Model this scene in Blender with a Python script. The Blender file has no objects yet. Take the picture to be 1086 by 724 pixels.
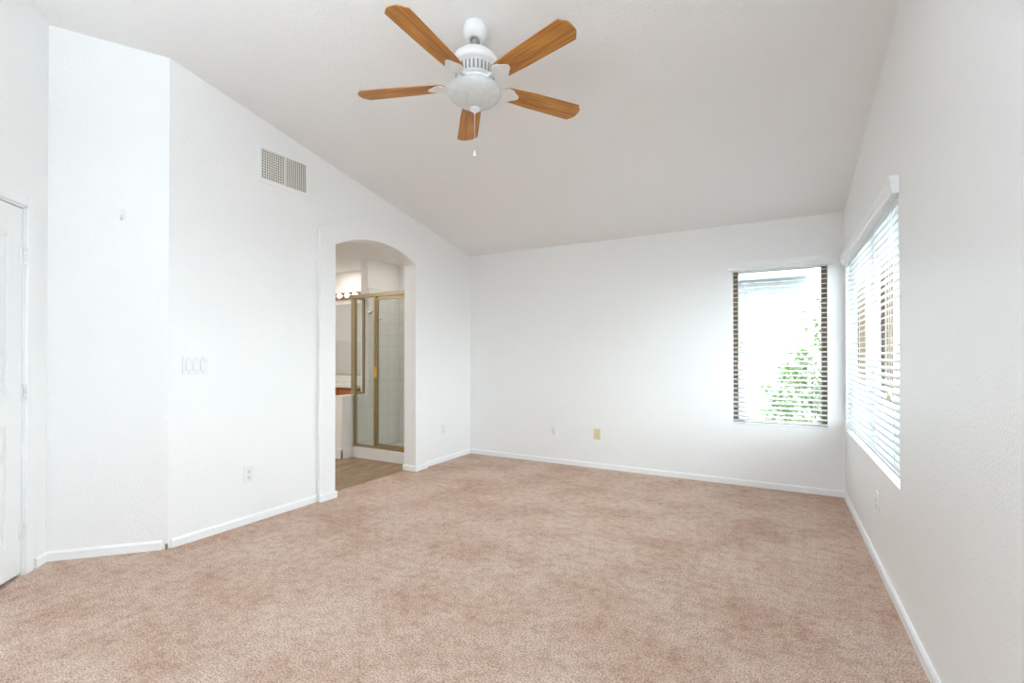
import bpy, bmesh, math, random
from math import pi, sin, cos, radians
from mathutils import Vector, Matrix
random.seed(7)
SC = bpy.context.scene
COL = SC.collection

# ------------------------------------------------------------------ camera
cam_d = bpy.data.cameras.new('camera'); cam = bpy.data.objects.new('camera', cam_d); COL.objects.link(cam)
cam_d.sensor_width = 36.0; cam_d.lens = 508.1934 / 1086 * 36.0
cam_d.shift_y = (373.4288 - 362.0) / 1086
cam_d.clip_start = 0.02; cam_d.clip_end = 300
cam.location = (0, 0, 1.25); cam.rotation_euler = (pi / 2 + 0.0064, 0, 0.5066)
SC.camera = cam

# ------------------------------------------------------------------ world, lights, exposure
SKY = 4.1
UP_W = 64.0
BATH_BULB = 0.8
BATH_W = 4.8
EXPOSURE = 1.6
w = bpy.data.worlds.new('sky'); SC.world = w; w.use_nodes = True
bg = w.node_tree.nodes['Background']
bg.inputs['Color'].default_value = (0.80, 0.925, 1.0, 1); bg.inputs['Strength'].default_value = SKY

def area_light(name, loc, rot, sx, sy, power=0, color=(1, 1, 1), portal=False):
    d = bpy.data.lights.new(name, 'AREA'); d.shape = 'RECTANGLE'; d.size = sx; d.size_y = sy
    d.energy = power; d.color = color
    if portal: d.cycles.is_portal = True
    o = bpy.data.objects.new(name, d); COL.objects.link(o); o.location = loc; o.rotation_euler = rot
    return o
# added fill light behind the camera shining up at the ceiling; daylight comes in at the windows
area_light('fill_uplight', (-0.9, -1.0, 1.7), (radians(180), 0, 0), 1.2, 1.0, UP_W, (0.785, 0.918, 1.0)).data.spread = radians(146)
area_light('window_portal_back', (0.0, 5.29, 1.33), (radians(-90), 0, 0), 0.8, 1.5, 1, portal=True)
area_light('bathroom_ceiling_fill', (-5.55, 4.72, 2.49), (0, 0, 0), 0.4, 0.3, BATH_W * 0.25, (1.0, 0.95, 0.88))  # fill light added on the vanity side, no fixture
area_light('bathroom_entry_fill', (-5.2, 2.9, 2.49), (0, 0, 0), 0.4, 0.4, BATH_W * 1.5, (1.0, 0.95, 0.88))  # unseen fill added to lift the bathroom near the arch
area_light('shower_fill', (-4.05, 4.72, 2.49), (0, 0, 0), 0.3, 0.3, BATH_W * 0.17, (1.0, 0.96, 0.9))  # added fill to brighten the shower, no fitting modelled
area_light('window_portal_right', (0.72, 3.99, 1.33), (0, radians(90), 0), 1.5, 2.1, 1, portal=True)

vs = SC.view_settings
vs.view_transform = 'Standard'; vs.look = 'None'; vs.gamma = 1.0; vs.use_curve_mapping = False; vs.exposure = EXPOSURE
SC.display_settings.display_device = 'sRGB'
SC.cycles.use_denoising = True
SC.cycles.max_bounces = 14; SC.cycles.diffuse_bounces = 10; SC.cycles.transparent_max_bounces = 24
SC.cycles.glossy_bounces = 6; SC.cycles.sample_clamp_indirect = 6.0

# ------------------------------------------------------------------ geometry constants
D, R, L, H, S = 5.116, 0.5166, 3.454, 2.519, 0.1908
XL = -L
def ceil_z(y): return H + S * (D - y)
CX_, CY_ = XL, 1.635            # outside corner of the left wall
BX, BY = -3.894, 1.178          # inside corner by the door
q2 = 2 ** -0.5
EX, EY = BX + q2 * 1.35, BY - q2 * 1.35

# ------------------------------------------------------------------ materials
def srgb(r, g, b):
    f = lambda c: (c / 255 / 12.92) if c / 255 <= 0.04045 else ((c / 255 + 0.055) / 1.055) ** 2.4
    return (f(r), f(g), f(b), 1)
def mat(name, col, rough=0.5, metal=0.0, spec=0.5, bump=None, coord='Object'):
    m = bpy.data.materials.new(name); m.use_nodes = True
    nt = m.node_tree; b = nt.nodes['Principled BSDF']
    b.inputs['Base Color'].default_value = col; b.inputs['Roughness'].default_value = rough
    b.inputs['Metallic'].default_value = metal; b.inputs['Specular IOR Level'].default_value = spec
    if bump:
        scale, strength, dist = bump
        tc = nt.nodes.new('ShaderNodeTexCoord'); n = nt.nodes.new('ShaderNodeTexNoise')
        n.inputs['Scale'].default_value = scale; n.inputs['Detail'].default_value = 3.0
        nt.links.new(tc.outputs[coord], n.inputs['Vector'])
        bp = nt.nodes.new('ShaderNodeBump'); bp.inputs['Strength'].default_value = strength; bp.inputs['Distance'].default_value = dist
        nt.links.new(n.outputs['Fac'], bp.inputs['Height']); nt.links.new(bp.outputs['Normal'], b.inputs['Normal'])
    return m
M = {}
M['wall'] = mat('wall_paint', (0.885, 0.885, 0.88, 1), 0.34, spec=0.5, bump=(85, 0.55, 0.0045))
M['rear_absorber'] = mat('grey_bounce_absorber', (0.42, 0.425, 0.43, 1), 0.5)  # unseen rear walls greyed to cut bounce light on the angled wall
M['ceiling'] = mat('ceiling_paint', (0.855, 0.85, 0.845, 1), 0.7, spec=0.3, bump=(60, 0.6, 0.005))
M['trim'] = mat('trim_paint', (0.89, 0.895, 0.90, 1), 0.35, spec=0.5)
M['door'] = mat('door_paint', (0.88, 0.885, 0.885, 1), 0.35, spec=0.5)
M['plastic'] = mat('white_plastic', (0.84, 0.845, 0.85, 1), 0.3)
M['almond'] = mat('almond_plastic', srgb(226, 212, 170), 0.35)
M['slot'] = mat('dark_slot', (0.05, 0.05, 0.05, 1), 0.6)
M['slot_grey'] = mat('grey_slot', (0.3, 0.3, 0.3, 1), 0.6)
M['fan_white'] = mat('fan_enamel', (0.83, 0.84, 0.84, 1), 0.3)
M['bronze'] = mat('bronze_aluminium', srgb(118, 98, 78), 0.5, spec=0.3)
M['brass'] = mat('brushed_brass', srgb(168, 152, 122), 0.4, metal=0.7)
M['gold'] = mat('polished_gold', srgb(226, 186, 100), 0.25, metal=0.9)
M['chrome'] = mat('chrome', (0.75, 0.75, 0.75, 1), 0.15, metal=1.0)
M['bar'] = mat('bronze_bar', srgb(140, 118, 100), 0.25, metal=0.7)
M['mirror'] = mat('mirror_silver', (0.86, 0.88, 0.86, 1), 0.02, metal=1.0)
M['cream'] = mat('cream_plastic', srgb(238, 228, 200), 0.4)
M['cabinet'] = mat('orange_oak', srgb(176, 98, 44), 0.4, bump=(40, 0.2, 0.002))
M['counter'] = mat('white_cultured_marble', (0.82, 0.82, 0.8, 1), 0.15)
M['stucco'] = mat('pale_stucco', (0.21, 0.21, 0.205, 1), 0.9, bump=(30, 0.4, 0.01))
M['roof'] = mat('grey_roof_tile', srgb(120, 128, 132), 0.8)
M['fascia'] = mat('grey_fascia', (0.25, 0.28, 0.31, 1), 0.5)
M['ground'] = mat('pale_gravel', srgb(105, 101, 95), 0.95, bump=(12, 0.6, 0.03))
M['bark'] = mat('bark', srgb(120, 104, 84), 0.9, bump=(20, 0.6, 0.02))
M['rawwood'] = mat('raw_board_end', srgb(150, 132, 104), 0.8)

def node_mat(name):
    m = bpy.data.materials.new(name); m.use_nodes = True
    nt = m.node_tree
    return m, nt, nt.nodes['Principled BSDF'], nt.nodes['Material Output']
# carpet: cut pile, mottled pinkish beige
m, nt, b, out = node_mat('beige_carpet'); M['carpet'] = m
tc = nt.nodes.new('ShaderNodeTexCoord')
def noise(scale, detail=2, rough=0.5):
    n = nt.nodes.new('ShaderNodeTexNoise'); n.inputs['Scale'].default_value = scale
    n.inputs['Detail'].default_value = detail; n.inputs['Roughness'].default_value = rough
    nt.links.new(tc.outputs['Object'], n.inputs['Vector']); return n
def ramp(src, stops):
    r = nt.nodes.new('ShaderNodeValToRGB'); e = r.color_ramp.elements
    e[0].position, e[0].color = stops[0]; e[1].position, e[1].color = stops[-1]
    for p, c in stops[1:-1]:
        k = e.new(p); k.color = c
    nt.links.new(src, r.inputs['Fac']); return r
def mix(kind, fac, a, bb):
    x = nt.nodes.new('ShaderNodeMix'); x.data_type = 'RGBA'; x.blend_type = kind
    x.inputs['Factor'].default_value = fac
    nt.links.new(a, x.inputs['A']); nt.links.new(bb, x.inputs['B']); return x
fine = noise(130, 3, 0.72); med = noise(17, 6, 0.72); big = noise(2.2, 5, 0.62)
rf = ramp(fine.outputs['Fac'], [(0.31, srgb(145, 116, 97)), (0.48, srgb(213, 187, 170)), (0.65, srgb(246, 227, 213))])
rm = ramp(med.outputs['Fac'], [(0.36, (0.64, 0.52, 0.45, 1)), (0.55, (1, 1, 1, 1))])
rb = ramp(big.outputs['Fac'], [(0.36, (0.82, 0.72, 0.67, 1)), (0.58, (1, 1, 1, 1))])
x1 = mix('MULTIPLY', 0.52, rf.outputs['Color'], rm.outputs['Color'])
x2 = mix('MULTIPLY', 0.85, x1.outputs['Result'], rb.outputs['Color'])
nt.links.new(x2.outputs['Result'], b.inputs['Base Color'])
b.inputs['Roughness'].default_value = 1.0; b.inputs['Specular IOR Level'].default_value = 0.05
bp = nt.nodes.new('ShaderNodeBump'); bp.inputs['Strength'].default_value = 0.8; bp.inputs['Distance'].default_value = 0.012
nt.links.new(fine.outputs['Fac'], bp.inputs['Height']); nt.links.new(bp.outputs['Normal'], b.inputs['Normal'])

# wood blades: grain runs along local X
def wood(name, dark, light, mid, plank=False):
    m, nt, b, out = node_mat(name)
    tc = nt.nodes.new('ShaderNodeTexCoord'); mp = nt.nodes.new('ShaderNodeMapping')
    mp.inputs['Scale'].default_value = (1.4, 22, 22) if not plank else (9, 1.2, 9)
    nt.links.new(tc.outputs['Object'], mp.inputs['Vector'])
    n = nt.nodes.new('ShaderNodeTexNoise'); n.inputs['Scale'].default_value = 2.2; n.inputs['Detail'].default_value = 4
    n.inputs['Distortion'].default_value = 0.6
    nt.links.new(mp.outputs['Vector'], n.inputs['Vector'])
    r = nt.nodes.new('ShaderNodeValToRGB'); e = r.color_ramp.elements
    e[0].position = 0.32; e[0].color = dark; e[1].position = 0.68; e[1].color = light
    k = e.new(0.5); k.color = mid
    nt.links.new(n.outputs['Fac'], r.inputs['Fac'])
    b.inputs['Roughness'].default_value = 0.45
    return m, nt, b, r, tc
m, nt, b, r, tc = wood('oak_blade', srgb(150, 92, 38), srgb(206, 144, 62), srgb(184, 122, 54)); M['blade'] = m
nt.links.new(r.outputs['Color'], b.inputs['Base Color'])
m, nt, b, r, tc = wood('wood_look_vinyl', srgb(138, 112, 84), srgb(182, 156, 124), srgb(160, 134, 104), True); M['vinyl'] = m
br = nt.nodes.new('ShaderNodeTexBrick'); br.inputs['Scale'].default_value = 1.0
br.inputs['Brick Width'].default_value = 1.2; br.inputs['Row Height'].default_value = 0.18; br.inputs['Mortar Size'].default_value = 0.002
br.inputs['Color1'].default_value = (1, 1, 1, 1); br.inputs['Color2'].default_value = (0.8, 0.8, 0.8, 1); br.inputs['Mortar'].default_value = (0.35, 0.3, 0.26, 1)
mp2 = nt.nodes.new('ShaderNodeMapping'); mp2.inputs['Rotation'].default_value = (0, 0, pi / 2)
nt.links.new(tc.outputs['Object'], mp2.inputs['Vector']); nt.links.new(mp2.outputs['Vector'], br.inputs['Vector'])
xx = nt.nodes.new('ShaderNodeMix'); xx.data_type = 'RGBA'; xx.blend_type = 'MULTIPLY'; xx.inputs['Factor'].default_value = 1
nt.links.new(r.outputs['Color'], xx.inputs['A']); nt.links.new(br.outputs['Color'], xx.inputs['B'])
nt.links.new(xx.outputs['Result'], b.inputs['Base Color'])

# shower tile: square grid, on faces along x or y
def tile(name, swap):
    m, nt, b, out = node_mat(name)
    tc = nt.nodes.new('ShaderNodeTexCoord'); sp = nt.nodes.new('ShaderNodeSeparateXYZ'); cb = nt.nodes.new('ShaderNodeCombineXYZ')
    nt.links.new(tc.outputs['Object'], sp.inputs[0])
    nt.links.new(sp.outputs['Y' if swap else 'X'], cb.inputs['X']); nt.links.new(sp.outputs['Z'], cb.inputs['Y'])
    br = nt.nodes.new('ShaderNodeTexBrick'); br.offset = 0.0
    br.inputs['Scale'].default_value = 1.0; br.inputs['Brick Width'].default_value = 0.152; br.inputs['Row Height'].default_value = 0.152
    br.inputs['Mortar Size'].default_value = 0.003
    br.inputs['Color1'].default_value = (0.83, 0.84, 0.81, 1); br.inputs['Color2'].default_value = (0.85, 0.86, 0.83, 1); br.inputs['Mortar'].default_value = (0.70, 0.70, 0.67, 1)
    nt.links.new(cb.outputs[0], br.inputs['Vector']); nt.links.new(br.outputs['Color'], b.inputs['Base Color'])
    b.inputs['Roughness'].default_value = 0.2
    return m
M['tile_x'] = tile('shower_tile_back', False); M['tile_y'] = tile('shower_tile_side', True)

def glass(name, tint, refl):
    m, nt, b, out = node_mat(name); nt.nodes.remove(b)
    t = nt.nodes.new('ShaderNodeBsdfTransparent'); t.inputs['Color'].default_value = tint
    g = nt.nodes.new('ShaderNodeBsdfGlossy'); g.inputs['Roughness'].default_value = 0.02
    lw = nt.nodes.new('ShaderNodeLayerWeight'); lw.inputs['Blend'].default_value = 0.5
    pw = nt.nodes.new('ShaderNodeMath'); pw.operation = 'POWER'; pw.inputs[1].default_value = 5.0
    fr = nt.nodes.new('ShaderNodeMath'); fr.operation = 'MULTIPLY_ADD'; fr.inputs[1].default_value = refl; fr.inputs[2].default_value = 0.02
    nt.links.new(lw.outputs['Facing'], pw.inputs[0]); nt.links.new(pw.outputs[0], fr.inputs[0])
    x = nt.nodes.new('ShaderNodeMixShader')
    nt.links.new(fr.outputs[0], x.inputs[0]); nt.links.new(t.outputs[0], x.inputs[1]); nt.links.new(g.outputs[0], x.inputs[2])
    nt.links.new(x.outputs[0], out.inputs['Surface']); return m
M['pane'] = glass('window_glass', (0.96, 0.98, 0.97, 1), 0.4)
M['shower_glass'] = glass('shower_glass', (0.97, 0.98, 0.972, 1), 0.4)

def translucent(name, col, trans_col, fac, rough=0.4):
    m, nt, b, out = node_mat(name)
    b.inputs['Base Color'].default_value = col; b.inputs['Roughness'].default_value = rough
    t = nt.nodes.new('ShaderNodeBsdfTranslucent'); t.inputs['Color'].default_value = trans_col
    x = nt.nodes.new('ShaderNodeMixShader'); x.inputs[0].default_value = fac
    nt.links.new(b.outputs[0], x.inputs[1]); nt.links.new(t.outputs[0], x.inputs[2]); nt.links.new(x.outputs[0], out.inputs['Surface'])
    return m, nt, b
M['slat'], _, _ = translucent('blind_slat', (0.70, 0.705, 0.715, 1), (0.8, 0.81, 0.82, 1), 0.05)
M['leaf'], _, _ = translucent('leaf', srgb(74, 94, 40), srgb(98, 124, 46), 0.3)
# swirled alabaster glass bowl
m, nt, b = translucent('alabaster_glass', (0.8, 0.82, 0.80, 1), (0.8, 0.82, 0.8, 1), 0.25, 0.25); M['alabaster'] = m
tc = nt.nodes.new('ShaderNodeTexCoord'); n = nt.nodes.new('ShaderNodeTexNoise'); n.inputs['Scale'].default_value = 9; n.inputs['Distortion'].default_value = 3.5
nt.links.new(tc.outputs['Object'], n.inputs['Vector'])
r = nt.nodes.new('ShaderNodeValToRGB'); r.color_ramp.elements[0].position = 0.35; r.color_ramp.elements[0].color = (0.74, 0.765, 0.745, 1)
r.color_ramp.elements[1].position = 0.65; r.color_ramp.elements[1].color = (0.85, 0.86, 0.85, 1)
nt.links.new(n.outputs['Fac'], r.inputs['Fac']); nt.links.new(r.outputs['Color'], b.inputs['Base Color'])
# lit vanity bulbs
m, nt, b, out = node_mat('lit_bulb'); M['bulb'] = m
b.inputs['Base Color'].default_value = (0.9, 0.88, 0.84, 1)
b.inputs['Emission Color'].default_value = (1.0, 0.86, 0.68, 1); b.inputs['Emission Strength'].default_value = BATH_BULB

# ------------------------------------------------------------------ mesh helpers
def add_box(bm, x0, x1, y0, y1, z0, z1, bev=0.0, seg=2, mtx=None):
    t = bmesh.new(); bmesh.ops.create_cube(t, size=1)
    for v in t.verts:
        v.co = Vector(((x0 + x1) / 2 + v.co.x * (x1 - x0), (y0 + y1) / 2 + v.co.y * (y1 - y0), (z0 + z1) / 2 + v.co.z * (z1 - z0)))
    if bev: bmesh.ops.bevel(t, geom=list(t.edges), offset=bev, segments=seg, affect='EDGES', profile=0.5)
    merge(bm, t, mtx)
def merge(bm, t, mtx=None):
    if mtx is not None: t.transform(mtx)
    mp = {v: bm.verts.new(v.co) for v in t.verts}
    for f in t.faces:
        try:
            nf = bm.faces.new([mp[v] for v in f.verts]); nf.smooth = f.smooth
        except ValueError: pass
    t.free()
def add_prism(bm, pts, a0, a1, axis='x', mtx=None, bev=0.0):
    """2D outline extruded along an axis: axis x -> (y,z), y -> (x,z), z -> (x,y)"""
    t = bmesh.new()
    def P(p, a): return {'x': (a, p[0], p[1]), 'y': (p[0], a, p[1]), 'z': (p[0], p[1], a)}[axis]
    lo = [t.verts.new(P(p, a0)) for p in pts]; hi = [t.verts.new(P(p, a1)) for p in pts]
    t.faces.new(lo); t.faces.new(hi[::-1]); n = len(pts)
    for i in range(n): t.faces.new([lo[i], hi[i], hi[(i + 1) % n], lo[(i + 1) % n]])
    bmesh.ops.recalc_face_normals(t, faces=list(t.faces))
    if bev: bmesh.ops.bevel(t, geom=list(t.edges), offset=bev, segments=2, affect='EDGES', profile=0.5)
    merge(bm, t, mtx)
def add_wall(bm, foot, z0=-0.02, ztop=None, over=0.04):
    lo = [bm.verts.new((x, y, z0)) for x, y in foot]
    hi = [bm.verts.new((x, y, (ztop if ztop is not None else ceil_z(y) + over))) for x, y in foot]
    bm.faces.new(lo[::-1]); bm.faces.new(hi); n = len(foot)
    for i in range(n): bm.faces.new([lo[i], lo[(i + 1) % n], hi[(i + 1) % n], hi[i]])
    bmesh.ops.recalc_face_normals(bm, faces=list(bm.faces))
def add_lathe(bm, prof, seg=40, mtx=None, smooth=True):
    t = bmesh.new(); rings = []
    for r, z in prof:
        if r < 1e-6: rings.append([t.verts.new((0, 0, z))])
        else: rings.append([t.verts.new((r * cos(2 * pi * k / seg), r * sin(2 * pi * k / seg), z)) for k in range(seg)])
    for a, b_ in zip(rings[:-1], rings[1:]):
        for k in range(seg):
            k2 = (k + 1) % seg
            if len(a) == 1 and len(b_) == 1: continue
            if len(a) == 1: f = t.faces.new([a[0], b_[k], b_[k2]])
            elif len(b_) == 1: f = t.faces.new([a[k], b_[0], a[k2]])
            else: f = t.faces.new([a[k], b_[k], b_[k2], a[k2]])
            f.smooth = smooth
    bmesh.ops.recalc_face_normals(t, faces=list(t.faces))
    merge(bm, t, mtx)
def add_tube(bm, pts, rad, seg=8, rads=None):
    pts = [Vector(p) for p in pts]; rings = []; t = bmesh.new()
    for i, p in enumerate(pts):
        d = (pts[min(i + 1, len(pts) - 1)] - pts[max(i - 1, 0)]).normalized()
        up = Vector((0, 0, 1)) if abs(d.z) < 0.9 else Vector((1, 0, 0))
        a = d.cross(up).normalized(); b_ = d.cross(a); rr = rads[i] if rads else rad
        rings.append([t.verts.new(p + a * rr * cos(2 * pi * k / seg) + b_ * rr * sin(2 * pi * k / seg)) for k in range(seg)])
    for a, b_ in zip(rings[:-1], rings[1:]):
        for k in range(seg):
            f = t.faces.new([a[k], a[(k + 1) % seg], b_[(k + 1) % seg], b_[k]]); f.smooth = True
    t.faces.new(rings[0][::-1]); t.faces.new(rings[-1])
    bmesh.ops.recalc_face_normals(t, faces=list(t.faces)); merge(bm, t)
def obj(name, bm, m, parent=None, loc=None):
    me = bpy.data.meshes.new(name); bm.to_mesh(me); bm.free(); me.materials.append(m)
    o = bpy.data.objects.new(name, me); COL.objects.link(o)
    if parent: o.parent = parent
    if loc is not None: o.location = loc
    return o
def struct(name, bm, m, parent=None, label=None):
    o = obj(name, bm, m, parent)
    if not parent: o['kind'] = 'structure'
    return o
def tag(o, label, cat, group=None):
    o['label'] = label; o['category'] = cat
    if group: o['group'] = group
    return o
def thing(name, label, cat, loc=(0, 0, 0), rz=0, group=None, mtx=None):
    o = bpy.data.objects.new(name, None); COL.objects.link(o); o.empty_display_size = 0.1
    if mtx is not None: o.matrix_world = mtx
    else: o.location = loc; o.rotation_euler = (0, 0, rz)
    return tag(o, label, cat, group)
NB = bmesh.new
def box(name, m, parent, *a, **k):
    bm = NB(); add_box(bm, *a, **k); return obj(name, bm, m, parent)

# ------------------------------------------------------------------ room shell
bm = NB(); add_prism(bm, [(-4.3, -2.45), (R + 0.12, -2.45), (R + 0.12, D + 0.12), (-3.545, D + 0.12), (-3.545, 1.75), (-4.3, 1.75)], -0.12, 0.0, 'z')
struct('floor', bm, M['carpet'])
bm = NB(); add_prism(bm, [(-6.8, 1.9), (-3.545, 1.9), (-3.545, D + 0.12), (-6.8, D + 0.12)], -0.12, -0.006, 'z')
struct('floor_bathroom', bm, M['vinyl'])
bm = NB(); y0, y1 = -2.45, D + 0.14
add_prism(bm, [(y0, ceil_z(y0)), (y1, ceil_z(y1)), (y1, ceil_z(y1) + 0.12), (y0, ceil_z(y0) + 0.12)], -4.4, R + 0.14, 'x')
struct('ceiling', bm, M['ceiling'])

# windows: openings
WBx0, WBx1, WBz0, WBz1 = -0.385, 0.392, 0.585, 2.105
WRy0, WRy1, WRz0, WRz1 = 2.953, 5.035, 0.597, 2.095
T = 0.14
bm = NB()
topb = H + 0.05
for x0, x1, z0, z1 in ((XL - 0.12, WBx0, -0.02, topb), (WBx1, R + T, -0.02, topb), (WBx0, WBx1, -0.02, WBz0), (WBx0, WBx1, WBz1, topb)):
    add_box(bm, x0, x1, D, D + T, z0, z1)
struct('wall_back', bm, M['wall'])
bm = NB()
def yz(y0, y1, z0=None, z1=None):
    return [(y0, z0 if z0 is not None else -0.02), (y1, z0 if z0 is not None else -0.02),
            (y1, z1 if z1 is not None else ceil_z(y1) + 0.05), (y0, z1 if z1 is not None else ceil_z(y0) + 0.05)]
for o_ in (yz(-2.45, WRy0), yz(WRy1, D), yz(WRy0, WRy1, -0.02, WRz0), yz(WRy0, WRy1, WRz1, None)):
    add_prism(bm, o_, R, R + T, 'x')
struct('wall_right', bm, M['wall'])

# left wall with the arched opening
AY0, AY1, ASP, ARISE = 2.943, 4.018, 2.228, 0.132
OY0, OY1, OSP, ORISE = 2.779, 4.196, 2.340, 0.190
def arc(y0, y1, sp, rise, n=28):
    c = (y0 + y1) / 2; hw = (y1 - y0) / 2; rad = (hw * hw + rise * rise) / (2 * rise); zc = sp + rise - rad
    a = math.asin(hw / rad)
    return [(c + rad * sin(-a + 2 * a * i / n), zc + rad * cos(-a + 2 * a * i / n)) for i in range(n + 1)]
inner = arc(AY0, AY1, ASP, ARISE); outer = arc(OY0, OY1, OSP, ORISE)
bm = NB()
out_l = [(CY_, -0.02), (AY0, -0.02)] + inner + [(AY1, -0.02), (D, -0.02), (D, ceil_z(D) + 0.05), (CY_, ceil_z(CY_) + 0.05)]
add_prism(bm, out_l, XL - 0.125, XL, 'x')
struct('wall_left', bm, M['wall'])
bm = NB()
ring = [(OY0, 0.0)] + outer + [(OY1, 0.0), (AY1, 0.0)] + inner[::-1] + [(AY0, 0.0)]
neck = [(OY0 + 0.007, 0.0)] + arc(OY0 + 0.007, OY1 - 0.007, OSP - 0.004, ORISE - 0.003) + [(OY1 - 0.007, 0.0), (AY1, 0.0)] + inner[::-1] + [(AY0, 0.0)]
add_prism(bm, neck, XL - 0.002, XL + 0.0135, 'x')  # inset layer: undercut added so the surround edge gets a shadow line
add_prism(bm, ring, XL + 0.012, XL + 0.040, 'x', bev=0.004)
struct('trim_1', bm, M['wall'])

# angled wall, door wall, rear-left wall, rear wall
nb = Vector((-q2, q2))
bm = NB(); add_wall(bm, [(CX_, CY_), (BX, BY), (BX - 0.12, BY), (BX - 0.12, BY + 0.2), (CX_ - 0.125, CY_ + 0.1), (CX_ - 0.125, CY_ + 0.3), (CX_, CY_ + 0.0001)])
struct('wall_angled', bm, M['wall'])
# door wall frame of reference: +X along the wall from the inside corner, -Y... local y>0 is behind the wall
ME = Matrix.Translation((BX, BY, 0)) @ Matrix.Rotation(radians(-45), 4, 'Z')
DS0, DS1, DZ1 = 0.205, 0.965, 2.085
def wallE(pts):
    return [tuple((ME @ Vector((s_, n_, 0)))[:2]) for s_, n_ in pts]
bm = NB()
# into the room is local +Y (toward +x+y); solid lies at local y<0
add_wall(bm, wallE([(-0.12, -0.16), (1.45, -0.16), (1.45, -0.06), (-0.12, -0.06)]))
add_wall(bm, wallE([(-0.02, -0.06), (DS0 - 0.02, -0.06), (DS0 - 0.02, 0), (-0.02, 0)]))
add_wall(bm, wallE([(DS1 + 0.02, -0.06), (1.35, -0.06), (1.35, 0), (DS1 + 0.02, 0)]))
t = NB(); add_wall(t, wallE([(DS0 - 0.02, -0.06), (DS1 + 0.02, -0.06), (DS1 + 0.02, 0), (DS0 - 0.02, 0)]), z0=DZ1 + 0.02); merge(bm, t)
struct('wall_door', bm, M['wall'])
bm = NB(); add_wall(bm, [(EX, EY), (EX - 0.12, EY), (EX - 0.12, -2.45), (EX, -2.45)])
struct('wall_left_rear', bm, M['rear_absorber'])
bm = NB()
zt = ceil_z(-2.3) + 0.05
add_box(bm, EX - 0.1, R + T, -2.45, -2.3, -0.02, zt)
struct('wall_rear', bm, M['rear_absorber'])

# bathroom shell
BZ = 2.503
bm = NB(); add_box(bm, -6.8, XL - 0.1, 1.9, D + 0.1, BZ, BZ + 0.1); struct('ceiling_bathroom', bm, M['ceiling'])
bm = NB(); add_box(bm, -6.8, XL - 0.1, 5.09, D + T, -0.02, BZ + 0.05); struct('wall_bathroom_back', bm, M['wall'])
bm = NB()
add_box(bm, -6.8, -6.68, 1.9, 5.09, -0.02, BZ + 0.05)
struct('wall_bathroom_far', bm, M['wall'])
bm = NB(); add_box(bm, -6.68, XL - 0.12, 1.9, 2.02, -0.02, BZ + 0.05); struct('wall_bathroom_front', bm, M['wall'])
bm = NB(); add_box(bm, -4.75, -4.63, 4.502, 5.09, -0.02, BZ + 0.03); struct('wall_shower_stub', bm, M['wall'])
bm = NB(); add_box(bm, -4.765, -4.63, 4.09, 4.502, -0.02, 0.735)
add_box(bm, -4.775, -4.62, 4.08, 4.502, 0.735, 0.755, 0.004); struct('wall_pony', bm, M['wall'])
bm = NB(); add_box(bm, -4.63, XL - 0.125, 4.235, 4.335, -0.02, 0.125, 0.006); struct('trim_2', bm, M['counter'])
bm = NB(); add_box(bm, -4.63, XL - 0.125, 4.335, 5.09, -0.02, 0.05); struct('trim_3', bm, M['counter'])
bm = NB(); add_box(bm, -4.618, XL - 0.137, 5.075, 5.0905, 0.05, 2.125, 0.003); struct('trim_4', bm, M['tile_x'])
bm = NB(); add_box(bm, -4.6305, -4.618, 4.502, 5.09, 0.05, 2.125, 0.003); add_box(bm, -4.6305, -4.618, 4.335, 4.502, 0.05, 0.735, 0.003)
struct('trim_5', bm, M['tile_y'])
bm = NB(); add_box(bm, -6.682, -6.67, 3.55, 4.5, -0.01, 1.5, 0.003); struct('trim_7', bm, M['counter'])
bm = NB(); add_box(bm, XL - 0.137, XL - 0.1245, 4.335, 5.09, 0.05, 2.125, 0.003); struct('trim_6', bm, M['tile_y'])

# baseboards
BBH, BBT = 0.058, 0.013
bbp = [(0, 0), (BBT, 0), (BBT, BBH - 0.012), (BBT * 0.45, BBH), (0, BBH)]
def board(name, p0, p1, m=None, h=None):
    """profile run from p0 to p1 along the wall; the room lies on the left of p0->p1"""
    p0 = Vector((*p0, 0)); p1 = Vector((*p1, 0)); d = (p1 - p0); ln = d.length
    ang = math.atan2(d.y, d.x)
    t = NB(); sc = (h or BBH) / BBH
    add_prism(t, [(u, v * sc) for u, v in bbp], 0, ln, 'x')
    return t, Matrix.Translation(p0) @ Matrix.Rotation(ang, 4, 'Z')
def board_obj(name, runs, h=None, z=0):
    bm = NB()
    for p0, p1 in runs:
        t, mx = board(name, p0, p1, h=h); merge(bm, t, Matrix.Translation((0, 0, z)) @ mx)
    return struct(name, bm, M['trim'])
XS = XL + 0.040
board_obj('baseboard_back', [((R, D), (XL, D))][::1] and [((R, D), (XL, D))])
board_obj('baseboard_right', [((R, -2.3), (R, D))])
board_obj('baseboard_left', [((XL, D), (XL, OY1 + 0.001)), ((XL, OY0 - 0.001), (XL, CY_ + 0.018))])
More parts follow.
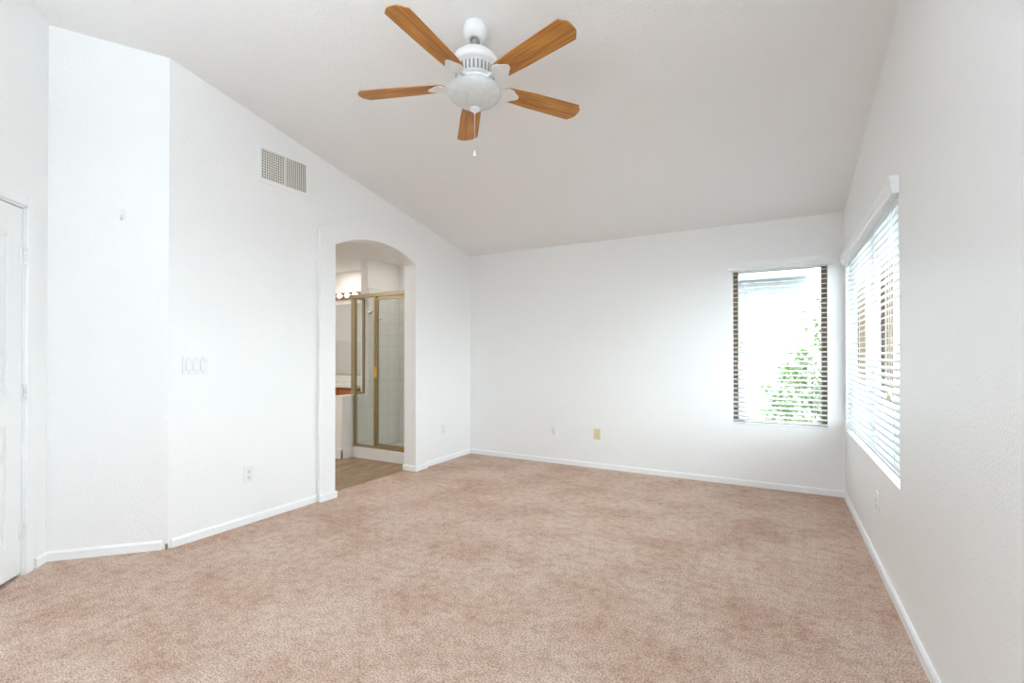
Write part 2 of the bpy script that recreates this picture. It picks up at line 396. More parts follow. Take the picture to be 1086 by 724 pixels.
# boards round the feet of the arch
board_obj('baseboard_arch', [((XS, OY1 + 0.012), (XS, AY1 - 0.012)), ((XS + 0.012, AY1), (XL - 0.137, AY1)), ((XL - 0.137, AY0), (XS + 0.012, AY0)), ((XS, AY0 + 0.012), (XS, OY0 - 0.004))])
board_obj('baseboard_angled', [((CX_ - 0.02, CY_ - 0.0208), (BX, BY))])
board_obj('baseboard_door', [((BX, BY), tuple((ME @ Vector((0.10, 0, 0)))[:2])), (tuple((ME @ Vector((1.07, 0, 0)))[:2]), (EX, EY))])
board_obj('baseboard_pony', [((-4.63, 4.235), (-4.63, 4.077)), ((-4.617, 4.09), (-4.778, 4.09))][::1], h=0.13, z=-0.006)
bm = NB(); add_box(bm, -0.005, 0.005, -0.012, 0.012, 0.0, 0.034, 0.002, mtx=Matrix.Translation((CX_ - 0.004, CY_ - 0.001, 0)) @ Matrix.Rotation(radians(22), 4, 'Z'))
struct('baseboard_corner', bm, M['rawwood'])

# ------------------------------------------------------------------ door
def mE(): return ME.copy()
d = bpy.data.objects.new('door_1', None); COL.objects.link(d); d.matrix_world = ME; d['kind'] = 'structure'
fy = -0.004
bm = NB()
# slab built of stiles and rails round sunken, raised-centre panels
z0, z1 = 0.02, DZ1 - 0.004; s0, s1 = DS0 + 0.003, DS1 - 0.003; back = fy - 0.035
add_box(bm, s0, s1, back, fy - 0.012, z0, z1)
st = 0.115; mid = (s0 + s1) / 2
zs = [(0.205, 0.86), (1.03, 1.905)]
rails = [(z0, 0.205), (0.86, 1.03), (1.905, z1)]
for a, b_ in ((s0, s0 + st), (mid - 0.055, mid + 0.055), (s1 - st, s1)): add_box(bm, a, b_, fy - 0.0125, fy, z0, z1, 0.002)
for a, b_ in rails: add_box(bm, s0 + 0.002, s1 - 0.002, fy - 0.0125, fy - 0.0003, a, b_, 0.002)
for a, b_ in ((s0 + st, mid - 0.055), (mid + 0.055, s1 - st)):
    for c, e in zs:
        t = NB(); add_box(t, a + 0.02, b_ - 0.02, fy - 0.0125, fy - 0.003, c + 0.02, e - 0.02, 0.006, 1); merge(bm, t)
obj('door_slab', bm, M['door'], d)
bm = NB()
for a, b_, c, e in ((DS0 - 0.02, DS0, 0, DZ1 + 0.02), (DS1, DS1 + 0.02, 0, DZ1 + 0.02), (DS0 - 0.02, DS1 + 0.02, DZ1, DZ1 + 0.02)):
    add_box(bm, a, b_, -0.058, 0.002, c, e)
obj('jamb', bm, M['trim'], d)
bm = NB()
cw = 0.06
for a, b_, c, e in ((DS0 - 0.012 - cw, DS0 - 0.012, 0, DZ1 + 0.012 + cw), (DS1 + 0.012, DS1 + 0.012 + cw, 0, DZ1 + 0.012 + cw), (DS0 - 0.012, DS1 + 0.012, DZ1 + 0.012, DZ1 + 0.012 + cw)):
    add_box(bm, a, b_, 0.0, 0.014, c, e, 0.004)
obj('casing', bm, M['trim'], d)
for zc in (0.26, 1.04, 1.815):
    bm = NB()
    for k in range(5):
        add_lathe(bm, [(0, 0), (0.0075, 0), (0.0075, 0.018), (0, 0.018)], 12, Matrix.Translation((DS0 - 0.002, 0.007, zc - 0.05 + k * 0.0202)))
    add_box(bm, DS0 - 0.016, DS0 + 0.0, 0.001, 0.004, zc - 0.05, zc + 0.05); add_box(bm, DS0 + 0.002, DS0 + 0.02, -0.004, 0.0005, zc - 0.05, zc + 0.05)
    h_ = obj('hinge', bm, M['plastic'], d)
bm = NB(); add_lathe(bm, [(0, 0), (0.032, 0), (0.032, 0.006), (0.012, 0.012), (0.012, 0.035), (0.026, 0.045), (0.03, 0.058), (0.022, 0.07), (0, 0.073)], 24,
                     Matrix.Translation((DS1 - 0.07, fy, 0.96)) @ Matrix.Rotation(radians(-90), 4, 'X'))
obj('door_knob', bm, M['brass'], d)

# ------------------------------------------------------------------ windows (bronze frames and panes)
def window(name, along, a0, a1, z0, z1, face, mulls):
    root = bpy.data.objects.new(name, None); COL.objects.link(root); root['kind'] = 'structure'
    fw = 0.045
    def bx(bm, u0, u1, d0, d1, c, e, bev=0.003):
        if along == 'x': add_box(bm, u0, u1, face + d0, face + d1, c, e, bev)
        else: add_box(bm, face + d0, face + d1, u0, u1, c, e, bev)
    bm = NB()
    for u0, u1 in ((a0, a0 + fw), (a1 - fw, a1)): bx(bm, u0, u1, 0.085, 0.135, z0, z1)
    for c, e in ((z0, z0 + fw), (z1 - fw, z1)): bx(bm, a0 + fw, a1 - fw, 0.085, 0.135, c, e)
    obj('window_frame', bm, M['bronze'], root)
    for u0, u1 in mulls:
        bm = NB(); bx(bm, u0, u1, 0.082, 0.13, z0 + fw, z1 - fw); obj('mullion', bm, M['bronze'], root)
    cuts = [a0 + fw] + [v for mm in mulls for v in mm] + [a1 - fw]
    for u0, u1 in zip(cuts[0::2], cuts[1::2]):
        bm = NB(); bx(bm, u0, u1, 0.107, 0.112, z0 + fw, z1 - fw, 0); obj('pane', bm, M['pane'], root)
    return root
window('window_1', 'x', WBx0, WBx1, WBz0, WBz1, D, [])
window('window_2', 'y', WRy0, WRy1, WRz0, WRz1, R, [(3.86, 3.99)])


# ------------------------------------------------------------------ window blinds
def slat_bm(length, wd=0.05, th=0.0028, crown=0.003, tilt=0.0):
    """along local X, width across local Y (local -Y is the room side)"""
    t = bmesh.new(); n = 6; rows = []
    for sgn in (1, -1):
        row = []
        for i in range(n + 1):
            u = -wd / 2 + wd * i / n; z = crown * (1 - (2 * u / wd) ** 2) + sgn * th / 2
            row.append([t.verts.new((x, u, z)) for x in (-length / 2, length / 2)])
        rows.append(row)
    for k, row in enumerate(rows):
        for i in range(n):
            f = t.faces.new([row[i][0], row[i][1], row[i + 1][1], row[i + 1][0]]); f.smooth = True
    a, b_ = rows
    for i in range(n):
        for s_ in (0, 1): t.faces.new([a[i][s_], a[i + 1][s_], b_[i + 1][s_], b_[i][s_]])
    for i in (0, n): t.faces.new([a[i][0], a[i][1], b_[i][1], b_[i][0]])
    bmesh.ops.recalc_face_normals(t, faces=list(t.faces))
    t.transform(Matrix.Rotation(tilt, 4, 'X'))
    return t
def blind(label, mtx, length, zb, zt, val_len, val_off, tilt, cords, tassels, nslat, ztv, slat_off=0.0):
    """local frame: X along the window, -Y into the room, Y=0 at the wall face"""
    root = thing('window_blind', label, 'window blind', mtx=mtx, group='white slatted blinds')
    c = 0.030 + slat_off                     # slat centre depth inside the recess
    # valance with a moulded profile
    prof = [(-0.002, 0), (-0.030, 0), (-0.030, 0.018), (-0.036, 0.026), (-0.036, 0.058), (-0.043, 0.070), (-0.043, 0.088), (-0.002, 0.088)]
    bm = NB(); add_prism(bm, [(y_, ztv + z_) for y_, z_ in prof], val_off - val_len / 2, val_off + val_len / 2, 'x')
    obj('valance', bm, M['trim'], root)
    bm = NB(); add_box(bm, -length / 2, length / 2, c - 0.024, c + 0.026, zt - 0.002, zt + 0.04, 0.003); obj('head_rail', bm, M['plastic'], root)
    first = None; pitch = (zt - 0.03 - (zb + 0.035)) / (nslat - 1)
    for k in range(nslat):
        z = zb + 0.035 + pitch * k
        if first is None:
            first = obj('slat', slat_bm(length, tilt=tilt), M['slat'], root, (0, c, z))
        else:
            s_ = first.copy(); COL.objects.link(s_); s_.parent = root; s_.location = (0, c, z)
    bm = NB(); add_box(bm, -length / 2, length / 2, c - 0.026, c + 0.026, zb, zb + 0.018, 0.004); obj('bottom_rail', bm, M['plastic'], root)
    for x in cords:
        bm = NB()
        for yy in (c - 0.027, c + 0.027): add_tube(bm, [(x, yy, zb + 0.01), (x, yy, zt + 0.01)], 0.0011, 6)
        obj('ladder_cord', bm, M['plastic'], root)
    for x, z in tassels:
        bm = NB(); add_tube(bm, [(x, c - 0.034, z + 0.03), (x, c - 0.034, zt)], 0.0012, 6); cd = obj('pull_cord', bm, M['plastic'], root)
        bm = NB(); add_lathe(bm, [(0, 0.0), (0.009, 0.0), (0.0085, 0.02), (0.004, 0.04), (0, 0.042)], 14, Matrix.Translation((x, c - 0.036, z)))
        obj('tassel', bm, M['cream'], cd)
    return root
mb = Matrix.Translation(((WBx0 + WBx1) / 2, D, 0))
blind('white slatted blind with open slats on the narrow window in the back wall', mb, WBx1 - WBx0 - 0.006, 0.5865, 2.06, 0.85, -0.006, radians(10), (-0.28, 0.28), ((-0.335, 1.13),), 33, 2.066)
mr = Matrix.Translation((R, (WRy0 + WRy1) / 2, 0)) @ Matrix.Rotation(radians(-90), 4, 'Z')
blind('long white slatted blind on the wide window in the right wall beside the corner', mr, WRy1 - WRy0 - 0.01, 0.640, 2.045, 2.15, -0.002, radians(15), (-0.9, -0.3, 0.35, 0.9), ((0.82, 1.02), (0.87, 1.01)), 33, 2.035)

# ------------------------------------------------------------------ ceiling fan
FX, FY, FZ = -1.463, 2.213, 2.741
fan = thing('ceiling_fan', 'white ceiling fan with five oak blades and a swirled glass light bowl', 'ceiling fan', (FX, FY, FZ))
cz = ceil_z(FY) - FZ
tilt = Matrix.Translation((0, 0.012, cz + 0.001)) @ Matrix.Rotation(-math.atan(S), 4, 'X')
bm = NB(); add_lathe(bm, [(0, 0), (0.066, 0), (0.071, -0.014), (0.071, -0.034), (0.066, -0.054), (0.055, -0.070), (0.040, -0.081), (0.027, -0.085), (0.027, -0.07), (0, -0.07)], 40, tilt)
cn = obj('canopy', bm, M['fan_white'], fan)
bm = NB(); add_lathe(bm, [(0, 0.030), (0.018, 0.026), (0.0245, 0.012), (0.0245, -0.004), (0.015, -0.02), (0, -0.022)], 24, Matrix.Translation((0, 0.004, cz - 0.092))); obj('hanger_ball', bm, M['slot_grey'], cn)
bm = NB(); add_tube(bm, [(0, 0, 0.18), (0, 0, cz - 0.05)], 0.0125, 16); obj('downrod', bm, M['fan_white'], fan)
bm = NB(); add_lathe(bm, [(0, 0.213), (0.022, 0.213), (0.026, 0.198), (0.05, 0.193), (0.088, 0.178), (0.115, 0.155), (0.129, 0.128), (0.130, 0.114), (0.122, 0.102), (0.108, 0.096), (0.101, 0.040), (0.092, 0.034), (0, 0.034)], 48)
mh = obj('motor_housing', bm, M['fan_white'], fan)
bm = NB()
for k in range(30):
    a = 2 * pi * k / 30
    add_box(bm, 0.095, 0.1070, -0.0048, 0.0048, 0.044, 0.090, 0.0, mtx=Matrix.Rotation(a, 4, 'Z'))
obj('vent_slots', bm, M['slot_grey'], mh)
bm = NB(); add_lathe(bm, [(0, 0.034), (0.085, 0.034), (0.085, 0.028), (0.098, 0.026), (0.100, 0.014), (0.092, 0.006), (0.075, 0.004), (0.075, -0.012), (0.105, -0.018), (0.110, -0.026), (0, -0.026)], 48)
obj('switch_housing', bm, M['fan_white'], fan)
bm = NB(); add_lathe(bm, [(0.086, 0.030), (0.0862, 0.0285)], 48); add_lathe(bm, [(0.0, 0.033), (0.0875, 0.033), (0.0875, 0.0285), (0, 0.0285)], 48); obj('flywheel_gap', bm, M['slot_grey'], mh)
# blades
W_, Rt, Rr_ = 0.14, 0.655, 0.165
def blade_outline():
    pts = []
    n = 8
    pts += [(Rr_ + 0.02, -0.046), (Rr_ + 0.05, -0.056), (0.35, -0.064), (Rt - 0.012, -W_ / 2)]
    pts += [(Rt - 0.006, -W_ / 2 + 0.001), (Rt + 0.004, -0.056), (Rt + 0.018, -0.040), (Rt + 0.024, -0.030), (Rt + 0.026, -0.014), (Rt + 0.026, 0.014), (Rt + 0.024, 0.030), (Rt + 0.018, 0.040), (Rt + 0.004, 0.056), (Rt - 0.006, W_ / 2 - 0.001)]
    pts += [(Rt - 0.012, W_ / 2), (0.35, 0.064), (Rr_ + 0.05, 0.056), (Rr_ + 0.02, 0.046), (Rr_, 0.025), (Rr_, -0.025)]
    return pts
def iron_outline():
    up = [(0.095, 0.013), (0.140, 0.012), (0.156, 0.017), (0.168, 0.034), (0.186, 0.047), (0.208, 0.050), (0.226, 0.044), (0.240, 0.030), (0.254, 0.023), (0.268, 0.011), (0.271, 0.0)]
    return up + [(x, -y) for x, y in up[::-1][1:]]
pitchm = Matrix.Rotation(radians(-10), 4, 'X')
bl_me = None
for k in range(5):
    ang = radians(271.9 + 72 * k)
    if bl_me is None:
        t = NB(); add_prism(t, blade_outline(), 0.0, 0.006, 'z', bev=0.0015); t.transform(pitchm)
        bo = obj('blade', t, M['blade'], fan); bl_me = bo
        t = NB(); add_prism(t, iron_outline(), -0.006, -0.0005, 'z', bev=0.0015)
        for yy in (0.0,): pass
        t.transform(pitchm)
        add_box(t, 0.085, 0.15, -0.013, 0.013, -0.003, 0.014, 0.003)
        for px, py in ((0.202, 0.025), (0.202, -0.025), (0.240, 0.0)):
            add_lathe(t, [(0.0045, -0.006), (0.0035, -0.0085), (0, -0.009)], 10, pitchm @ Matrix.Translation((px, py, 0)))
        io = obj('blade_iron', t, M['fan_white'], bo)
        bo.rotation_euler = (0, 0, ang)
    else:
        c1 = bl_me.copy(); COL.objects.link(c1); c1.parent = fan; c1.rotation_euler = (0, 0, ang)
        c2 = io.copy(); COL.objects.link(c2); c2.parent = c1
# light bowl
bm = NB()
prof = [(0.128, -0.014), (0.140, -0.018), (0.146, -0.028), (0.1465, -0.040)]
for i in range(1, 15):
    u = i / 14
    prof.append((0.1465 * max(0.0, 1 - u ** 1.9) ** 0.85, -0.040 - 0.088 * u))
add_lathe(bm, prof, 56); bowl = obj('light_bowl', bm, M['alabaster'], fan)
bm = NB(); add_lathe(bm, [(0, -0.118), (0.026, -0.124), (0.029, -0.130), (0.026, -0.136), (0.012, -0.141), (0.007, -0.145), (0.007, -0.152), (0, -0.154)], 24); obj('finial', bm, M['fan_white'], bowl)
bm = NB(); add_tube(bm, [(0.002, -0.005, -0.14), (0.002, -0.005, -0.36)], 0.0013, 6)
for k in range(8): add_lathe(bm, [(0, 0.003), (0.003, 0), (0, -0.003)], 8, Matrix.Translation((0.002, -0.005, -0.155 - k * 0.006)))
pc = obj('pull_chain', bm, M['fan_white'], fan)
bm = NB(); add_lathe(bm, [(0, 0.02), (0.003, 0.018), (0.006, 0.004), (0.0105, -0.010), (0.010, -0.018), (0, -0.022)], 16, Matrix.Translation((0.002, -0.005, -0.375))); obj('pull_knob', bm, M['fan_white'], pc)

# ------------------------------------------------------------------ wall plates, vent, hook
def on_left(y, z): return Matrix.Translation((XL, y, z)) @ Matrix.Rotation(radians(90), 4, 'Z')     # local X along +y, local -Y into the room
def on_back(x, z): return Matrix.Translation((x, D, z))
def on_right(y, z): return Matrix.Translation((R, y, z)) @ Matrix.Rotation(radians(-90), 4, 'Z')
def plate(bm, wd, ht, th=0.0065):
    t = NB(); add_box(t, -wd / 2, wd / 2, -th, 0.0005, -ht / 2, ht / 2, 0.0025); merge(bm, t)
def outlet(label, mtx, m, kind='duplex'):
    r_ = thing('wall_outlet', label, 'wall outlet', mtx=mtx)
    bm = NB(); plate(bm, 0.074, 0.118); obj('cover_plate', bm, m, r_)
    for s_ in (-1, 1):
        bm = NB(); add_lathe(bm, [(0, 0), (0.0155, 0), (0.0165, 0.004), (0, 0.004)], 20, Matrix.Translation((0, -0.0055, s_ * 0.021)) @ Matrix.Rotation(radians(90), 4, 'X') @ Matrix.Translation((0, 0, -0.0005)))
        so = obj('socket', bm, m, r_)
        bm = NB()
        for x_, h_ in ((-0.006, 0.009), (0.006, 0.0075)): add_box(bm, x_ - 0.0012, x_ + 0.0012, -0.0096, -0.009, s_ * 0.021 + 0.002 - h_ / 2, s_ * 0.021 + 0.002 + h_ / 2)
        add_lathe(bm, [(0, 0), (0.0025, 0), (0.0025, 0.0006), (0, 0.0006)], 10, Matrix.Translation((0, -0.009, s_ * 0.021 - 0.008)) @ Matrix.Rotation(radians(90), 4, 'X'))
        obj('slots', bm, M['slot_grey'], so)
    bm = NB(); add_lathe(bm, [(0, 0), (0.003, 0), (0.0025, 0.001), (0, 0.0012)], 10, Matrix.Translation((0, -0.0063, 0)) @ Matrix.Rotation(radians(90), 4, 'X')); obj('screw', bm, M['plastic'], r_)
    return r_
outlet('white duplex wall outlet low on the left wall below the light switches', on_left(2.175, 0.365), M['plastic'])
outlet('small white outlet between the arched opening and the back corner', on_left(4.55, 0.38), M['plastic'])
outlet('white duplex outlet low on the back wall left of the almond plate', on_back(-2.278, 0.38), M['plastic'])
outlet('white outlet on the right wall under the wide window', on_right(3.54, 0.38), M['plastic'])
r_ = thing('cable_outlet', 'almond cable jack plate low on the back wall', 'wall outlet', mtx=on_back(-1.757, 0.378))
bm = NB(); plate(bm, 0.074, 0.118); obj('cover_plate', bm, M['almond'], r_)
bm = NB(); add_lathe(bm, [(0, 0), (0.006, 0), (0.006, 0.004), (0.0045, 0.004), (0.0045, 0.011), (0, 0.011)], 12, Matrix.Translation((0, -0.006, 0)) @ Matrix.Rotation(radians(90), 4, 'X')); obj('coaxial_jack', bm, M['brass'], r_)
for s_ in (-1, 1):
    bm = NB(); add_lathe(bm, [(0, 0), (0.003, 0), (0.0025, 0.001), (0, 0.0012)], 10, Matrix.Translation((0, -0.0063, s_ * 0.042)) @ Matrix.Rotation(radians(90), 4, 'X')); obj('screw', bm, M['almond'], r_)
r_ = thing('light_switch', 'white wall plate with three rocker light switches on the left wall', 'light switch', mtx=on_left(1.80, 1.183))
bm = NB(); plate(bm, 0.165, 0.118); obj('cover_plate', bm, M['plastic'], r_)
for k in (-1, 0, 1):
    bm = NB(); add_box(bm, k * 0.046 - 0.0178, k * 0.046 + 0.0178, -0.0068, -0.006, -0.0345, 0.0345); obj('switch_gap', bm, M['slot_grey'], r_)
    bm = NB(); t = NB()
    add_prism(t, [(-0.006, -0.0335), (-0.0115, -0.0335), (-0.0075, 0.0335), (-0.006, 0.0335)], k * 0.046 - 0.0167, k * 0.046 + 0.0167, 'x'); merge(bm, t)
    obj('rocker', bm, M['plastic'], r_)
    for s_ in (-1, 1):
        bm = NB(); add_lathe(bm, [(0, 0), (0.003, 0), (0.0025, 0.001), (0, 0.0012)], 10, Matrix.Translation((k * 0.046, -0.0063, s_ * 0.048)) @ Matrix.Rotation(radians(90), 4, 'X')); obj('screw', bm, M['slot_grey'], r_)

# air vent high on the left wall
VY, VZ, VW, VH = 2.464, 2.722, 0.445, 0.285
r_ = thing('air_vent', 'white rectangular air vent grille high on the left wall near the ceiling', 'air vent', mtx=on_left(VY, VZ))
bm = NB(); iw, ih = 0.405, 0.232
for a, b_, c, e in ((-VW / 2, -iw / 2, -VH / 2, VH / 2), (iw / 2, VW / 2, -VH / 2, VH / 2), (-iw / 2, iw / 2, -VH / 2, -ih / 2), (-iw / 2, iw / 2, ih / 2, VH / 2)):
    add_box(bm, a, b_, -0.009, 0.0005, c, e)
obj('frame', bm, M['trim'], r_)
M['duct_shade'] = mat('dark_duct_shade', srgb(36, 31, 25), 0.9)  # near-black colour stands in for the shade behind the grille
M['vent_cream'] = mat('vent_enamel', srgb(226, 223, 216), 0.4)
bm = NB(); add_box(bm, -iw / 2 - 0.001, iw / 2 + 0.001, -0.0005, 0.0005, -ih / 2 - 0.001, ih / 2 + 0.001); obj('duct_shade', bm, M['duct_shade'], r_)
bm = NB()
nv = 11
for k in range(nv):          # open half: straight blades and cross bars
    x = -iw / 2 + 0.006 + k * (iw / 2 - 0.012) / (nv - 1); add_box(bm, x - 0.0040, x + 0.0040, -0.008, -0.005, -ih / 2, ih / 2)
for k in range(12):
    z = -ih / 2 + 0.008 + k * (ih - 0.016) / 11; add_box(bm, -iw / 2, 0, -0.005, -0.002, z - 0.0042, z + 0.0042)
add_box(bm, -0.007, 0.007, -0.0085, -0.001, -ih / 2, ih / 2)
obj('open_grille', bm, M['vent_cream'], r_)
bm = NB()
for k in range(nv):          # closed half: overlapping angled blades
    x = 0.016 + k * (iw / 2 - 0.022) / (nv - 1)
    add_box(bm, -0.0082, 0.0082, -0.0009, 0.0009, -ih / 2, ih / 2, mtx=Matrix.Translation((x, -0.0042, 0)) @ Matrix.Rotation(radians(18), 4, 'Z'))
obj('closed_louvers', bm, M['vent_cream'], r_)

# little adhesive hook on the angled wall
ang = radians(-135)
mh_ = Matrix.Translation((-3.629, CY_ - (CX_ + 3.629) * (CY_ - BY) / (CX_ - BX), 2.14)) @ Matrix.Rotation(math.atan2(CY_ - BY, CX_ - BX), 4, 'Z')
r_ = thing('adhesive_hook', 'tiny white adhesive hook on the angled wall above the door hinges', 'wall hook', mtx=mh_)
bm = NB(); add_box(bm, -0.012, 0.012, -0.005, 0.0005, -0.038, 0.038, 0.002); obj('back_plate', bm, M['plastic'], r_)
bm = NB(); add_tube(bm, [(0, -0.004, 0.0), (0, -0.010, -0.022), (0, -0.020, -0.030), (0, -0.027, -0.022), (0, -0.028, -0.012)], 0.004, 8); obj('hook', bm, M['plastic'], r_)

# ------------------------------------------------------------------ bathroom things
sh = thing('shower_enclosure', 'brass framed glass shower enclosure seen through the arched opening', 'shower', (-4.2, 4.28, 0.125))
def bx(name, m, x0, x1, y0, y1, z0, z1, bev=0.003, parent=sh):
    bm = NB(); p = Vector(sh.location); add_box(bm, x0 - p.x, x1 - p.x, y0 - p.y, y1 - p.y, z0 - p.z, z1 - p.z, bev); return obj(name, bm, m, parent)
xr = XL - 0.137
bx('bottom_rail', M['brass'], -4.665, xr, 4.262, 4.300, 0.125, 0.150)
bx('top_rail', M['brass'], -4.705, xr, 4.258, 4.304, 1.960, 2.005)
bx('corner_post', M['brass'], -4.668, -4.640, 4.262, 4.300, 0.755, 1.962)
bx('corner_post', M['brass'], -4.625, -4.600, 4.262, 4.300, 0.150, 0.760) 
bx('corner_post', M['brass'], -4.641, -4.600, 4.262, 4.300, 0.755, 1.962)
bx('middle_post', M['brass'], -4.282, -4.246, 4.258, 4.302, 0.148, 1.962)
bx('wall_jamb', M['brass'], xr - 0.03, xr, 4.262, 4.300, 0.148, 1.962)
bx('glass_panel', M['shower_glass'], -4.602, -4.280, 4.279, 4.284, 0.148, 1.962, 0)
bx('side_rail', M['brass'], -4.705, -4.675, 4.300, 4.504, 0.754, 0.782)
bx('side_rail', M['brass'], -4.705, -4.675, 4.300, 4.504, 1.960, 1.990)
bx('side_post', M['brass'], -4.705, -4.675, 4.478, 4.5015, 0.780, 1.962)
bx('glass_panel', M['shower_glass'], -4.692, -4.687, 4.302, 4.480, 0.780, 1.962, 0)
dr = bx('shower_door', M['shower_glass'], -4.225, xr - 0.05, 4.276, 4.281, 0.185, 1.92, 0)
for a in ((-4.244, -4.222, 4.266, 4.292, 0.158, 1.945), (xr - 0.055, xr - 0.033, 4.266, 4.292, 0.158, 1.945)): bx('door_stile', M['brass'], *a, parent=dr)
for a in ((-4.222, xr - 0.055, 4.266, 4.292, 0.158, 0.188), (-4.222, xr - 0.055, 4.266, 4.292, 1.918, 1.945)): bx('door_rail', M['brass'], *a, parent=dr)
bx('door_handle', M['gold'], -4.247, -4.219, 4.232, 4.268, 0.975, 1.115, 0.006, parent=dr)
bx('door_hinge', M['gold'], -3.86, -3.72, 4.252, 4.268, 0.158, 0.178, 0.003, parent=dr)
# shower valve and head on the tiled side wall
sv = thing('shower_fixture', 'chrome shower head on the tiled shower wall behind the glass', 'shower head', (-4.618, 4.53, 1.80))
bm = NB(); add_lathe(bm, [(0, 0), (0.03, 0), (0.026, 0.008), (0, 0.01)], 20, Matrix.Rotation(radians(90), 4, 'Y')); obj('escutcheon', bm, M['chrome'], sv)
bm = NB(); add_tube(bm, [(0.005, 0, 0), (0.06, 0, 0.015), (0.11, 0, -0.01), (0.13, 0, -0.04)], 0.009, 10); obj('shower_arm', bm, M['chrome'], sv)
bm = NB(); add_lathe(bm, [(0, 0.03), (0.012, 0.03), (0.016, 0.0), (0.032, -0.03), (0.03, -0.038), (0, -0.04)], 20, Matrix.Translation((0.14, 0, -0.06)) @ Matrix.Rotation(radians(-25), 4, 'Y')); obj('spray_head', bm, M['chrome'], sv)

VX0, VX1, VYF, VYB = -6.3, -4.86, 4.55, 5.088
va = thing('vanity_cabinet', 'orange oak bathroom vanity cabinet under the white counter', 'cabinet', (-5.58, 4.82, 0))
def vx(name, m, x0, x1, y0, y1, z0, z1, bev=0.002, parent=va):
    bm = NB(); p = Vector(va.location); add_box(bm, x0 - p.x, x1 - p.x, y0 - p.y, y1 - p.y, z0 - p.z, z1 - p.z, bev); return obj(name, bm, m, parent)
vx('carcass', M['cabinet'], VX0, VX1, VYF + 0.02, VYB, 0.09, 0.815)
vx('toe_kick', M['slot'], VX0 + 0.02, VX1 - 0.02, VYF + 0.08, VYB - 0.1, -0.006, 0.09)
wd = (VX1 - VX0 - 0.02) / 4
for k in range(4):
    a = VX0 + 0.01 + k * wd
    dw = vx('drawer', M['cabinet'], a + 0.008, a + wd - 0.008, VYF, VYF + 0.02, 0.645, 0.795)
    bm = NB(); add_lathe(bm, [(0, 0), (0.006, 0), (0.006, 0.012), (0.015, 0.02), (0.012, 0.028), (0, 0.03)], 16, Matrix.Translation((a + wd / 2 + 5.58, VYF - 4.82, 0.72)) @ Matrix.Rotation(radians(90), 4, 'X')); obj('knob', bm, M['brass'], dw)
    dd = vx('cabinet_door', M['cabinet'], a + 0.008, a + wd - 0.008, VYF, VYF + 0.02, 0.11, 0.63)
    bm = NB(); add_lathe(bm, [(0, 0), (0.006, 0), (0.006, 0.012), (0.015, 0.02), (0.012, 0.028), (0, 0.03)], 16, Matrix.Translation((a + wd - 0.04 + 5.58, VYF - 4.82, 0.57)) @ Matrix.Rotation(radians(90), 4, 'X')); obj('knob', bm, M['brass'], dd)
ct = thing('vanity_countertop', 'white bathroom countertop with backsplash below the mirror', 'countertop', (-5.58, 4.82, 0.815))
bm = NB(); add_box(bm, -0.735, 0.735, -0.30, 0.268, 0, 0.04, 0.006); obj('counter_slab', bm, M['counter'], ct)
bm = NB(); add_box(bm, -0.735, 0.735, 0.247, 0.268, 0.04, 0.14, 0.004); obj('backsplash', bm, M['counter'], ct)
mi = thing('bathroom_mirror', 'wide unframed bathroom mirror above the counter under the row of bulbs', 'mirror', (-5.60, 5.09, 0.965))
bm = NB(); add_box(bm, -0.69, 0.69, -0.008, 0.0, 0, 1.055); obj('mirror_glass', bm, M['mirror'], mi)
bm = NB(); add_box(bm, -0.695, 0.695, -0.012, 0.0, -0.012, 0.0, 0.001); obj('mirror_channel', bm, M['brass'], mi)
vl = thing('vanity_light', 'chrome bar with lit globe bulbs above the bathroom mirror', 'light', (-5.72, 5.09, 2.137))
bm = NB(); add_box(bm, -0.40, 0.40, -0.03, 0.0, -0.05, 0.05, 0.006); obj('light_bar', bm, M['bar'], vl)
for k in range(5):
    x = 0.32 - 0.16 * k
    bm = NB(); add_lathe(bm, [(0.026, 0), (0.028, 0.01), (0.02, 0.022), (0.0, 0.022)], 16, Matrix.Translation((x, -0.029, 0)) @ Matrix.Rotation(radians(90), 4, 'X')); so = obj('bulb_socket', bm, M['chrome'], vl)
    bm = NB(); add_lathe(bm, [(0.014, 0.0)] + [(0.036 * sin(a), 0.046 - 0.036 * cos(a)) for a in [pi * j / 14 for j in range(2, 14)]] + [(0, 0.082)], 20, Matrix.Translation((x, -0.047, 0)) @ Matrix.Rotation(radians(90), 4, 'X')); obj('bulb', bm, M['bulb'], so)

# ------------------------------------------------------------------ outside
bm = NB(); add_box(bm, -60, 60, 5.6, 80, -3.3, -3.1); add_box(bm, 0.9, 60, -40, 5.6, -3.3, -3.1); o = struct('ground', bm, M['ground'])
hs = thing('neighbour_house', 'white stucco house outside the back window', 'house', (-5, 13, -3.1))
bm = NB(); add_box(bm, -6, 5.60, 0, 7, 0, 6.24); obj('house_wall', bm, M['stucco'], hs)
bm = NB(); add_prism(bm, [(-0.45, 6.26), (7.45, 6.26), (3.5, 7.5)], -6.2, 5.60, 'x'); obj('roof', bm, M['roof'], hs)
bm = NB(); add_box(bm, -6.2, 5.60, -0.52, -0.40, 6.12, 6.34); obj('eave_gutter', bm, M['fascia'], hs)
h2 = thing('garden_shed', 'low grey roofed outbuilding beyond the tree', 'shed', (2.8, 15.5, -3.1))
bm = NB(); add_box(bm, -1.7, 2.5, 0, 3, 0, 2.6); obj('shed_wall', bm, M['stucco'], h2)
bm = NB(); add_prism(bm, [(-0.3, 2.6), (3.3, 2.6), (1.5, 3.5)], -1.9, 2.7, 'x'); obj('roof', bm, M['roof'], h2)

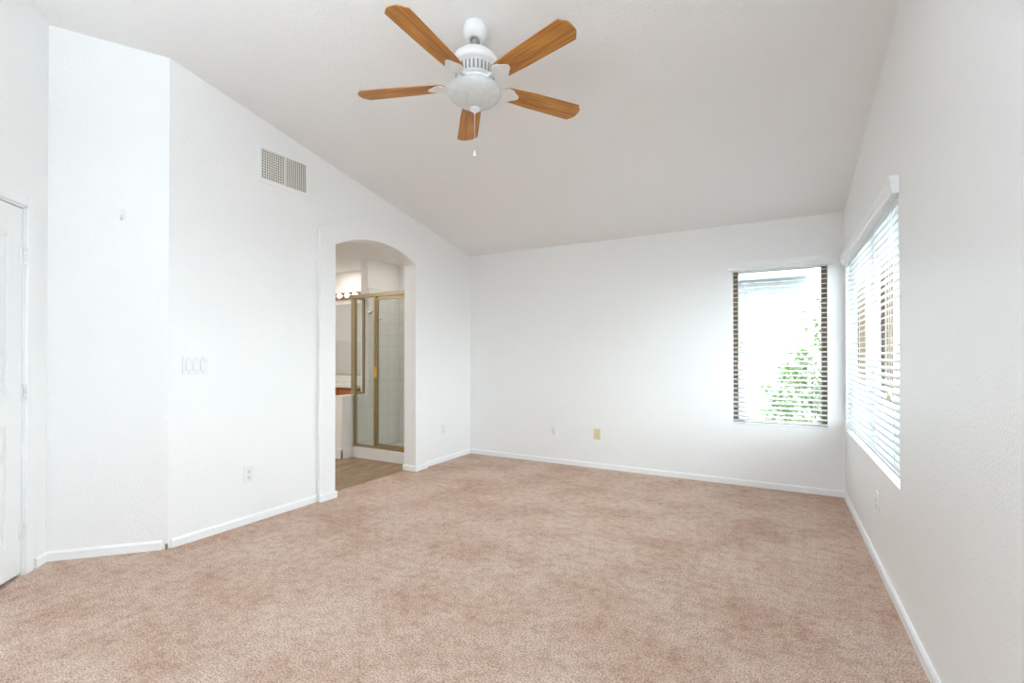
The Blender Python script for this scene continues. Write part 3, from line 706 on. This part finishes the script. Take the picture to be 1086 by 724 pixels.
tr = thing('garden_tree', 'young green leafy tree outside the back window', 'tree', (0.80, 8.9, -3.1))
bm = NB(); add_tube(bm, [(0, 0, 0), (0.03, 0, 1.5), (-0.02, 0.05, 3.0), (0.0, 0, 4.4), (-0.05, 0, 5.6)], 0.06, 10, [0.08, 0.065, 0.05, 0.035, 0.012]); obj('trunk', bm, M['bark'], tr)
tips = []
bm = NB()
rnd = random.Random(3)
targets = [(-1.02, -0.1, 3.42), (-0.95, 0.1, 3.55), (-0.82, 0.2, 3.62), (-0.55, -0.2, 3.38), (-0.95, 0.0, 3.82), (-0.45, 0.1, 3.75), (-0.74, 0, 4.05), (-0.66, 0.1, 4.12), (-0.50, 0.2, 4.25), (-0.30, -0.2, 4.0), (-0.52, 0.1, 4.45), (-0.26, 0, 4.62), (-0.30, 0.1, 4.95), (-0.20, -.1, 5.25), (-0.1, 0.2, 5.5), (-0.15, 0.3, 3.6), (0.02, 0, 4.3)]
for tx, ty, tz in targets:
    s0_ = Vector((0, 0, tz - 0.8)); e_ = Vector((tx, ty, tz)); mid_ = (s0_ + e_) / 2 + Vector((0, 0, 0.12))
    add_tube(bm, [s0_, mid_, e_], 0.012, 6, [0.02, 0.012, 0.005]); tips.append((mid_, e_))
obj('branches', bm, M['bark'], tr)
bm = NB()
def leaf(bm, p, d, sz):
    d = d.normalized(); side = d.cross(Vector((rnd.uniform(-1, 1), rnd.uniform(-1, 1), 1))).normalized(); n_ = d.cross(side)
    a = bm.verts.new(p); b_ = bm.verts.new(p + d * sz * 0.5 + side * sz * 0.2 + n_ * sz * 0.08); c = bm.verts.new(p + d * sz); e = bm.verts.new(p + d * sz * 0.5 - side * sz * 0.2 + n_ * sz * 0.08)
    bm.faces.new([a, b_, c]); bm.faces.new([a, c, e])
for mid_, e_ in tips:
    for k in range(95):
        f = rnd.uniform(0.2, 1.05); p = mid_.lerp(e_, f) + Vector((rnd.gauss(0, .075), rnd.gauss(0, .1), rnd.gauss(0, .085)))
        leaf(bm, p, Vector((rnd.uniform(-1, 1), rnd.uniform(-1, 1), rnd.uniform(-0.9, 0.4))), rnd.uniform(0.07, 0.13))
obj('foliage', bm, M['leaf'], tr)
